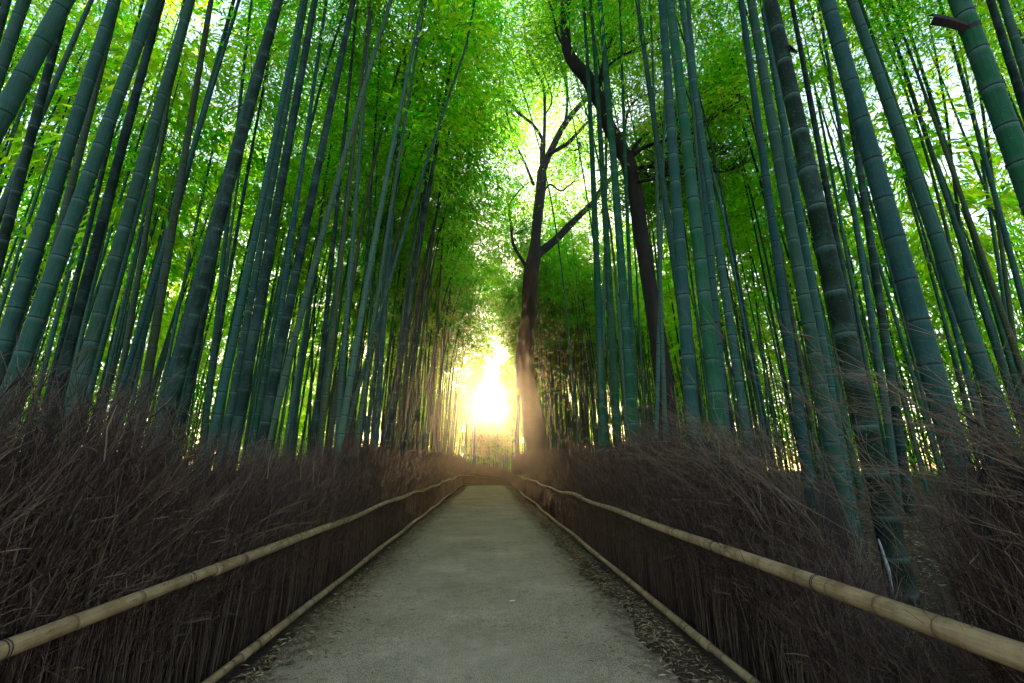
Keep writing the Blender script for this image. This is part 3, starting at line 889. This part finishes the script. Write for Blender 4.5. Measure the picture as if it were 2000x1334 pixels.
def build_tree(data, label, seed, nleaf, leafL, spread):
    rg = np.random.default_rng(seed)
    tr = [p for k, p in data if k == 't'][0]
    base = Vector((tr[0][0], tr[0][1], ground_z(tr[0][0], tr[0][1])))
    root = empty('broadleaf_tree', base)
    tag(root, label, 'tree')
    P = []; Dr = []
    tw = MB()
    first = True
    for k, pts in data:
        if k == 't':
            pts = [(base.x, base.y, base.z - .2, pts[0][3] * 1.08)] + [p for p in pts if p[2] > base.z + .2]
        sp = smooth_line(pts, 4)
        mb = MB()
        mb.tube([Vector(p[:3]) - base for p in sp], [max(.006, p[3]) for p in sp], 14 if k == 't' else 8, 0, True, None, .025 if k == 't' else .015)
        o = mesh_obj('trunk' if k == 't' else 'limb', mb.mesh('trunk' if k == 't' else 'limb', [M_BARK]), root)
        # twigs and leaves
        st = int(len(sp) * (.88 if k == 't' else .4))
        for p in sp[st:]:
            for _ in range(3):
                d = Vector(rg.normal(0, 1, 3)); d.z = abs(d.z) * .5 + .1; d.normalize()
                q = Vector(p[:3]) - base
                e = q + d * spread * float(rg.uniform(.4, 1.0)); mid = (q + e) / 2 + Vector((0, 0, .06 * spread))
                tw.tube([q, mid, e], [.012, .008, .003], 3, 0, False)
                m = nleaf
                s = rg.random(m) ** .6
                c = np.outer(1 - s, np.array(q)) + np.outer(s, np.array(e))
                c = c + np.array([0, 1.4 * spread, .15 * spread])
                P.append(c + rg.normal(0, 1, (m, 3)) * np.array([.34, .34, .14]) * spread)
                Dr.append(np.tile(np.array(d), (m, 1)) + rg.normal(0, .7, (m, 3)) + np.array([0, 0, -.3]))
    P = np.vstack(P); Dr = np.vstack(Dr); n = len(P)
    L = leafL * rg.uniform(.6, 1.3, n); S = rg.normal(0, 1, (n, 3)); S[:, 2] *= .3
    V = leaf_arrays(P, Dr, S, L, L * rg.uniform(.36, .5, n))
    o = mesh_obj('foliage', quads_mesh('tree_foliage', V, [M_TLEAF, M_BARK], tw), root)
    o['kind'] = 'stuff'
    return root

build_tree(TREE_A, 'tall dark forked tree standing right of the path beneath the sun', 31, 75, .2, 2.5)
build_tree(TREE_B, 'dark tree with an S-curved upper trunk leaning behind the right hedge', 32, 62, .12, 1.35)

def small_trunk(x, y, r, h, lean, label, seed):
    rg = np.random.default_rng(seed)
    base = Vector((x, y, ground_z(x, y) - .1))
    root = empty('broadleaf_tree', base); tag(root, label, 'tree')
    pts = [Vector((lean * z + .06 * math.sin(z * 1.3), .05 * math.sin(z), z)) for z in np.linspace(0, h, 16)]
    mb = MB(); mb.tube(pts, [r * (1.35 - .35 * min(1, p.z / 1.0)) * (1 - .6 * p.z / h) for p in pts], 10, 0, True, None, .05)
    mesh_obj('trunk', mb.mesh('trunk', [M_BARK]), root)
    P = []; Dr = []
    for s in range(10):
        a = rg.uniform(0, 6.28); z = h * rg.uniform(.6, 1.0)
        p = Vector((lean * z, 0, z)); e = p + Vector((math.cos(a) * 1.3 + .6, math.sin(a) * 1.3, .7))
        lb = MB(); lb.tube([p, (p + e) / 2 + Vector((0, 0, .15)), e], [.035, .022, .008], 5, 0, False)
        mesh_obj('limb', lb.mesh('limb', [M_BARK]), root)
        m = 130
        P.append(np.array(e) + rg.normal(0, 1, (m, 3)) * np.array([.45, .45, .22])); Dr.append(rg.normal(0, 1, (m, 3)))
    P = np.vstack(P); Dr = np.vstack(Dr); n = len(P); L = rg.uniform(.16, .3, n)
    o = mesh_obj('foliage', quads_mesh('tree_foliage', leaf_arrays(P, Dr, rg.normal(0, 1, (n, 3)), L, L * .45), [M_TLEAF]), root); o['kind'] = 'stuff'
small_trunk(2.35, 37.5, .19, 12, .015, 'straight brown tree trunk at the right end of the path', 41)
small_trunk(3.1, 31.0, .16, 10, .03, 'thinner brown trunk just behind the right hedge near the path end', 42)
small_trunk(-.35, 64.0, .2, 7.0, -.02, 'thin dark trunk beyond the end of the path under the sun', 43)

# ------------------------------------------------------------------ brushwood fences
def bundle_mesh(seed, ntw=270):
    rr = random.Random(seed)
    mb = MB()
    for i in range(ntw):
        x = max(-.13, min(.2, rr.gauss(.02, .09))); y = rr.uniform(-.28, .28)
        front_ = x
        h = rr.uniform(.7, 1.0) * rr.choice((1, 1, 1, 1.15, .8, 1.25))
        lean = rr.gauss(.24, .17); lx = rr.gauss(.03, .12)
        wig = lambda s: Vector((rr.gauss(0, .016), rr.gauss(0, .02), 0)) * s
        pts = [Vector((x, y, -.02)), Vector((x, y, .22)) + wig(1), Vector((x + lx * .12, y + lean * .1, .48)) + wig(1.3),
               Vector((x + lx * .4, y + lean * .36, h * .75)) + wig(1.6), Vector((x + lx, y + lean, h * .95 + .0)) + wig(2), ]
        r0 = rr.uniform(.0015, .0034) if rr.random() < .93 else rr.uniform(.005, .0075)
        mb.tube(pts, [r0, r0 * .95, r0 * .8, r0 * .55, r0 * .22], 3, 1 if rr.random() < .45 else 0, False)
        for _ in range(rr.randint(7, 11)):
            s = rr.uniform(.3, .99)
            k = min(3, int(s * 4)); t = s * 4 - k
            p = pts[k].lerp(pts[k + 1], t)
            d = Vector((rr.gauss(0, .45), rr.gauss(.3, .45), rr.gauss(.7, .4))).normalized()
            L = rr.uniform(.05, .2) * (1 if s > .45 else .7)
            q = p + d * L * .55 + Vector((rr.gauss(0, .015), rr.gauss(0, .015), 0)); e = p + d * L + Vector((0, 0, -.06 * L))
            mb.tube([p, q, e], [r0 * .5, r0 * .42, r0 * .25], 3, 1 if rr.random() < .25 else 0, False)
    return mb.mesh('brush_bundle', [M_BRUSH, M_STALK], False)
BUNDLES = [bundle_mesh(300 + i) for i in range(8)]

def long_twig_mesh(seed):
    rr = random.Random(seed); mb = MB()
    pts = [Vector((0, 0, 0))]
    d = Vector((0, .25, 1)).normalized()
    for i in range(7):
        d = (d + Vector((rr.gauss(0, .08), .1 + rr.gauss(0, .07), -.05))).normalized()
        pts.append(pts[-1] + d * .2)
    r0 = .0034
    mb.tube(pts, [r0 * (1 - .11 * i) for i in range(8)], 4, 0, False)
    for i in range(2, 8):
        for _ in range(2):
            p = pts[i]; e = (d + Vector((rr.gauss(0, .5), rr.gauss(.1, .4), rr.gauss(.1, .3)))).normalized()
            L = rr.uniform(.12, .38)
            mb.tube([p, p + e * L * .5 + Vector((0, 0, .01)), p + e * L], [r0 * .5, r0 * .36, r0 * .12], 3, 0, False)
            q = p + e * L * .55
            e2 = (e + Vector((rr.gauss(0, .5), rr.gauss(0, .5), rr.gauss(0, .3)))).normalized()
            mb.tube([q, q + e2 * L * .4], [r0 * .3, r0 * .12], 3, 0, False)
    return mb.mesh('twig', [M_STALK], False)
TWIGS = [long_twig_mesh(500 + i) for i in range(6)]

RING_W = MB()
for zoff in (-.012, .010):
    RING_W.tube([Vector((math.cos(a) * 1.03, math.sin(a) * 1.03, zoff * 8)) for a in np.linspace(0, 2 * math.pi, 15)], [.035] * 15, 4, 0, False)
WIRE = RING_W.mesh('lashing', [M_WIRE])

def fence(side, label, xt, zt, rt0):
    rr = random.Random(60 + side)
    root = empty('brushwood_fence', (side * 2.0, 0, 0))
    tag(root, label, 'fence', 'brushwood fences along the path')
    off = Vector((side * 2.0, 0, 0))
    seedw = [rr.uniform(0, 6) for _ in range(4)]
    def line(y, x0, z0, amp):
        x = x0 * side + centre(y)
        w = amp * min(1, max(0, (y - 4) / 6))
        zz = z0 + fall(y) + w * (.6 * math.sin(y * .62 + seedw[0]) + .4 * math.sin(y * 1.7 + seedw[1])) * .05
        x += w * .03 * math.sin(y * .8 + seedw[2])
        return Vector((x, y, zz))
    def rail(y0, y1, x0, z0, r0, r1, amp, name):
        n = max(6, int((y1 - y0) / .12))
        ys_ = [y0 + (y1 - y0) * i / n for i in range(n + 1)]
        pts = []; rad = []
        # swollen nodes along the pole
        nd = []; p = y0 + rr.uniform(.05, .2)
        while p < y1:
            nd.append(p); p += rr.uniform(.22, .42)
        allp = sorted(set(ys_ + [q + e for q in nd for e in (-.012, -.004, .004, .014) if y0 < q + e < y1]))
        for q in allp:
            pts.append(line(q, x0, z0, amp) - off)
            t = (q - y0) / (y1 - y0); r = r0 + (r1 - r0) * t
            k = 1 + .05 * max([0] + [1 - abs(q - c) / .012 for c in nd if abs(q - c) < .012])
            rad.append(r * k)
        vc = []
        for q in allp:
            below = [c for c in nd if c <= q]; i0 = len(below)
            lo_ = below[-1] if below else y0; hi_ = nd[i0] if i0 < len(nd) else y1 + .01
            vc.append(i0 + min(.995, (q - lo_) / max(.01, hi_ - lo_)))
        mb = MB(); mb.tube(pts, rad, 14 if y0 < 14 else 8, 0, True, vc)
        o = mesh_obj(name, mb.mesh(name, [M_RAIL]), root)
        # wire lashings: a sub-part of the pole
        q = y0 + rr.uniform(.2, .5)
        while q < y1 and y0 < 16:
            a = mesh_obj('lashing', WIRE, o)
            t = (line(q + .05, x0, z0, amp) - line(q - .05, x0, z0, amp)).normalized()
            a.location = line(q, x0, z0, amp) - off
            a.rotation_mode = 'QUATERNION'; a.rotation_quaternion = Vector((0, 0, 1)).rotation_difference(t)
            r = (r0 + (r1 - r0) * (q - y0) / (y1 - y0)) * 1.02
            a.scale = (r, r, .08)
            q += rr.uniform(.7, 1.3)
    y = -1.0; k = 0
    while y < 52:
        L = rr.uniform(4.4, 6.0) if k else 4.6
        rail(y - .12, y + L, xt, zt + rr.uniform(-.006, .006), rt0 if k < 1 else .04, rt0 * .72 if k < 1 else .03, 1, 'top_rail')
        y += L; k += 1
    y = 0.2; k = 0
    while y < 52:
        L = rr.uniform(3.2, 4.6) if k else 3.9
        rail(y - .1, y + L, xt - .02, .105 + rr.uniform(-.006, .006), .036, .028, .55, 'bottom_rail')
        y += L; k += 1
    # brushwood, bundle by bundle
    y = 0.2; n = 0
    while y < 51:
        for row in (0, 1):
            o = mesh_obj('brush_bundle', BUNDLES[rr.randrange(8)], root)
            x = side * (2.07 + .2 * row + rr.uniform(-.02, .03)) + centre(y)
            h = ((1.40 if side < 0 else 1.46) + .011 * min(y, 30)) * rr.uniform(.94, 1.06) + .12 * row + .1 * math.sin(y * 1.1 + side)
            if side < 0 and y < 3.1: h += .1
            gap = side > 0 and 1.6 < y < 3.15
            if side > 0 and 1.98 < y < 2.85: h = .74 if row == 0 else .5
            if side > 0 and 2.85 <= y < 3.2: h = .92
            if side > 0 and 3.2 <= y < 3.6: h *= .84
            if side < 0 and 3.3 < y < 3.75: h *= .72 if row == 0 else .6
            o.location = Vector((x, y + rr.uniform(-.05, .05), fall(y))) - off
            mir = side
            o.scale = (1 * mir, .38 if gap else rr.uniform(.9, 1.15), h)
            o.rotation_euler = (0, R(rr.uniform(-3, 3)), R(rr.uniform(-6, 6)) if mir * side > 0 else 0)
            n += 1
        y += .21 if y < 14 else .3
    # the long loose twigs that stand clear of the hedge
    for i in range(210 if side > 0 else 120):
        o = mesh_obj('twig', TWIGS[rr.randrange(6)], root)
        y = (1.2 + abs(rr.gauss(0, 2.2))) if side > 0 else (2.3 + abs(rr.gauss(0, 2.4)))
        if side > 0 and 1.55 < y < 3.2 and rr.random() < .8: y += rr.choice((-.9, 1.3))
        o.location = Vector((side * rr.uniform(1.98, 2.5), y, rr.uniform(.85, 1.4) if side > 0 else rr.uniform(.6, .95))) - off
        o.rotation_euler = (R(rr.gauss(-14, 14)), R(rr.gauss(-10 * side, 12)), R(rr.gauss(8 * side, 22)))
        s = rr.uniform(.45, 1.0) if side > 0 else rr.uniform(.35, .7)
        o.scale = (s, s, s)
    return root
fence(-1, 'left brushwood fence of dry brown twigs with two pale bamboo rails', 1.85, .81, .045)
fence(1, 'right brushwood fence with a thick pale top rail and loose twigs', 1.80, .88, .055)

# ------------------------------------------------------------------ small things
rx, axx, Dx, yx = front['x']
def rel(o, p): return Vector(p) - o.location
# wooden stake beside the gap in the hedge
st = MB()
pr = [(-.075, -.03), (.07, -.035), (.078, .03), (-.07, .036)]
for z in (-.3, .55, .60):
    for x, y in pr: st.v.append(Vector((x * (1 if z < .57 else .94), y, z + (.012 * x / .07 if z > .5 else 0))))
for i in range(2):
    for j in range(4): st.f.append((i * 4 + j, i * 4 + (j + 1) % 4, i * 4 + 4 + (j + 1) % 4, i * 4 + 4 + j)); st.m.append(0)
st.f.append((8, 9, 10, 11)); st.m.append(0)
so = mesh_obj('wooden_stake', st.mesh('wooden_stake', [M_WOOD], False))
so.location = STAKE; so.rotation_euler = (0, R(-6), R(-25))
tag(so, 'dark flat-topped wooden stake in the gap of the right hedge', 'stake')

# bleached twig leaning on the foot of the very dark bamboo
tw = MB()
tp = [Vector(p) for p in PALE_TWIG]
tw.tube([p - tp[-1] for p in tp], [.006, .008, .011, .013, .009, .009], 6, 0, True)
to = mesh_obj('bleached_twig', tw.mesh('bleached_twig', [M_PALE]))
to.location = tp[-1]
tag(to, 'pale bleached twig leaning against the foot of the very dark bamboo', 'twig')

# papery sheaths still hanging on two culms
def sheath(key, z, ang, length, width, tilt, wrap):
    root, ax, D, y0 = front[key]
    r = D * .5 * .82
    v = []; f = []
    p = ax(z) - root.location
    nu, nv = 9, 6
    # collar that wraps the culm
    for i in range(nu):
        a = ang + (i / (nu - 1) - .5) * wrap
        for j in range(3):
            v.append((p.x + math.cos(a) * (r * 1.06 + .004), p.y + math.sin(a) * (r * 1.06 + .004), p.z + (j / 2 - .5) * .05 + .03 * math.sin(i * .9)))
    for i in range(nu - 1):
        for j in range(2):
            a = i * 3 + j; f.append((a, a + 3, a + 4, a + 1))
    b = len(v)
    # the blade that stands off
    d = Vector((math.cos(ang), math.sin(ang), 0)); s = Vector((-d.y, d.x, 0))
    for i in range(nv):
        t = i / (nv - 1)
        q = p + d * (r * .9 + length * t * math.cos(tilt)) + Vector((0, 0, length * t * math.sin(tilt) + .02 * math.sin(3 * t)))
        w = width * (1 - .15 * t)
        for j in range(4):
            u = j / 3 - .5
            q2 = q + Vector((0, 0, 1)) * (u * w) + s * (.05 * math.cos(u * 3) * (1 + .3 * t))
            v.append(tuple(q2))
    for i in range(nv - 1):
        for j in range(3):
            a = b + i * 4 + j; f.append((a, a + 4, a + 5, a + 1))
    me = bpy.data.meshes.new('sheath'); me.from_pydata(v, [], f); me.materials.append(M_SHEATH); me.update()
    o = mesh_obj('sheath', me, root)
    o['label'] = 'dry brown sheath peeling off the culm'
    m = o.modifiers.new('thickness', 'SOLIDIFY'); m.thickness = .004
sheath('flap', SHEATH_Z, R(178), .34, .13, R(14), R(330))
sheath('x', 5.5, R(-70), .1, .06, R(-62), R(70))

sc = MB()
sc.box((-.028, -.008, 0), (-.006, .008, .004)); sc.box((-.008, -.011, .002), (.032, .009, .006))
so = mesh_obj('paper_scrap', sc.mesh('paper_scrap', [M_PAPER], False))
so.location = (SCRAP[0], SCRAP[1], pz(SCRAP[0], SCRAP[1]) + .002); so.rotation_euler = (0, 0, R(12))
tag(so, 'tiny white paper scrap lying on the middle of the path', 'scrap')

# fallen bamboo leaves: nobody could count them
def litter(name, label, n, pos):
    P = []; Dd = []
    for _ in range(n):
        x, y, z = pos()
        P.append((x, y, z)); a = random.uniform(0, 6.28)
        Dd.append((math.cos(a), math.sin(a), random.gauss(.05, .16)))
    P = np.array(P); Dd = np.array(Dd)
    S = np.stack([-Dd[:, 1], Dd[:, 0], rng.normal(0, .35, n)], 1)
    L = rng.uniform(.03, .085, n)
    V = leaf_arrays(P, Dd, S, L, L * rng.uniform(.1, .2, n), .05)
    o = mesh_obj(name, quads_mesh(name, V, [M_LITTER])); tag(o, label, 'leaf litter', None, 'stuff')
def edge(side):
    def f():
        y = 1.2 + 34 * random.random() ** 1.7
        d = abs(random.gauss(0, .28)) + max(0, random.gauss(0, .05))
        clump = .14 * math.sin(y * 1.9 + side) + .1 * math.sin(y * 4.3)
        x = (-1.80 + d * (1 + clump)) if side < 0 else (1.76 - d * (1.15 + clump))
        zz = max(pz(x, y) if -1.7 < x < 1.4 else 0, ground_z(x, y)) + random.uniform(.004, .03)
        return x, y, zz
    return f
litter('leaf_litter', 'tan fallen leaves heaped along the left edge of the path', 11000, edge(-1))
litter('leaf_litter', 'tan fallen leaves heaped along the right edge of the path', 13000, edge(1))
def loose():
    y = 1.5 + 28 * random.random() ** 1.5; x = random.uniform(-1.6, 1.4)
    return x, y, pz(x, y) + random.uniform(.003, .012)
litter('leaf_litter', 'single dry leaves scattered over the asphalt of the path', 900, loose)
def bankpos():
    x = random.uniform(2.3, 5.5); y = random.uniform(2.2, 8)
    return x, y, ground_z(x, y) + random.uniform(.0, .05)
litter('leaf_litter', 'thick tan leaf litter on the bank behind the right hedge', 7000, bankpos)

# ------------------------------------------------------------------ haze that catches the low sun
if HAZE > 0:
    hb = MB(); hb.box((-175, -75, -5), (175, 185, 42))
    ho = mesh_obj('haze', hb.mesh('haze', [], False))
    hm, N, L, out = new_mat('haze')
    pv = N.new('ShaderNodeVolumePrincipled')
    pv.inputs['Color'].default_value = (1.0, .74, .44, 1)
    pv.inputs['Density'].default_value = HAZE
    pv.inputs['Anisotropy'].default_value = HAZE_G
    L.new(pv.outputs[0], out.inputs['Volume'])
    ho.data.materials.append(hm)
    tag(ho, kind='stuff')
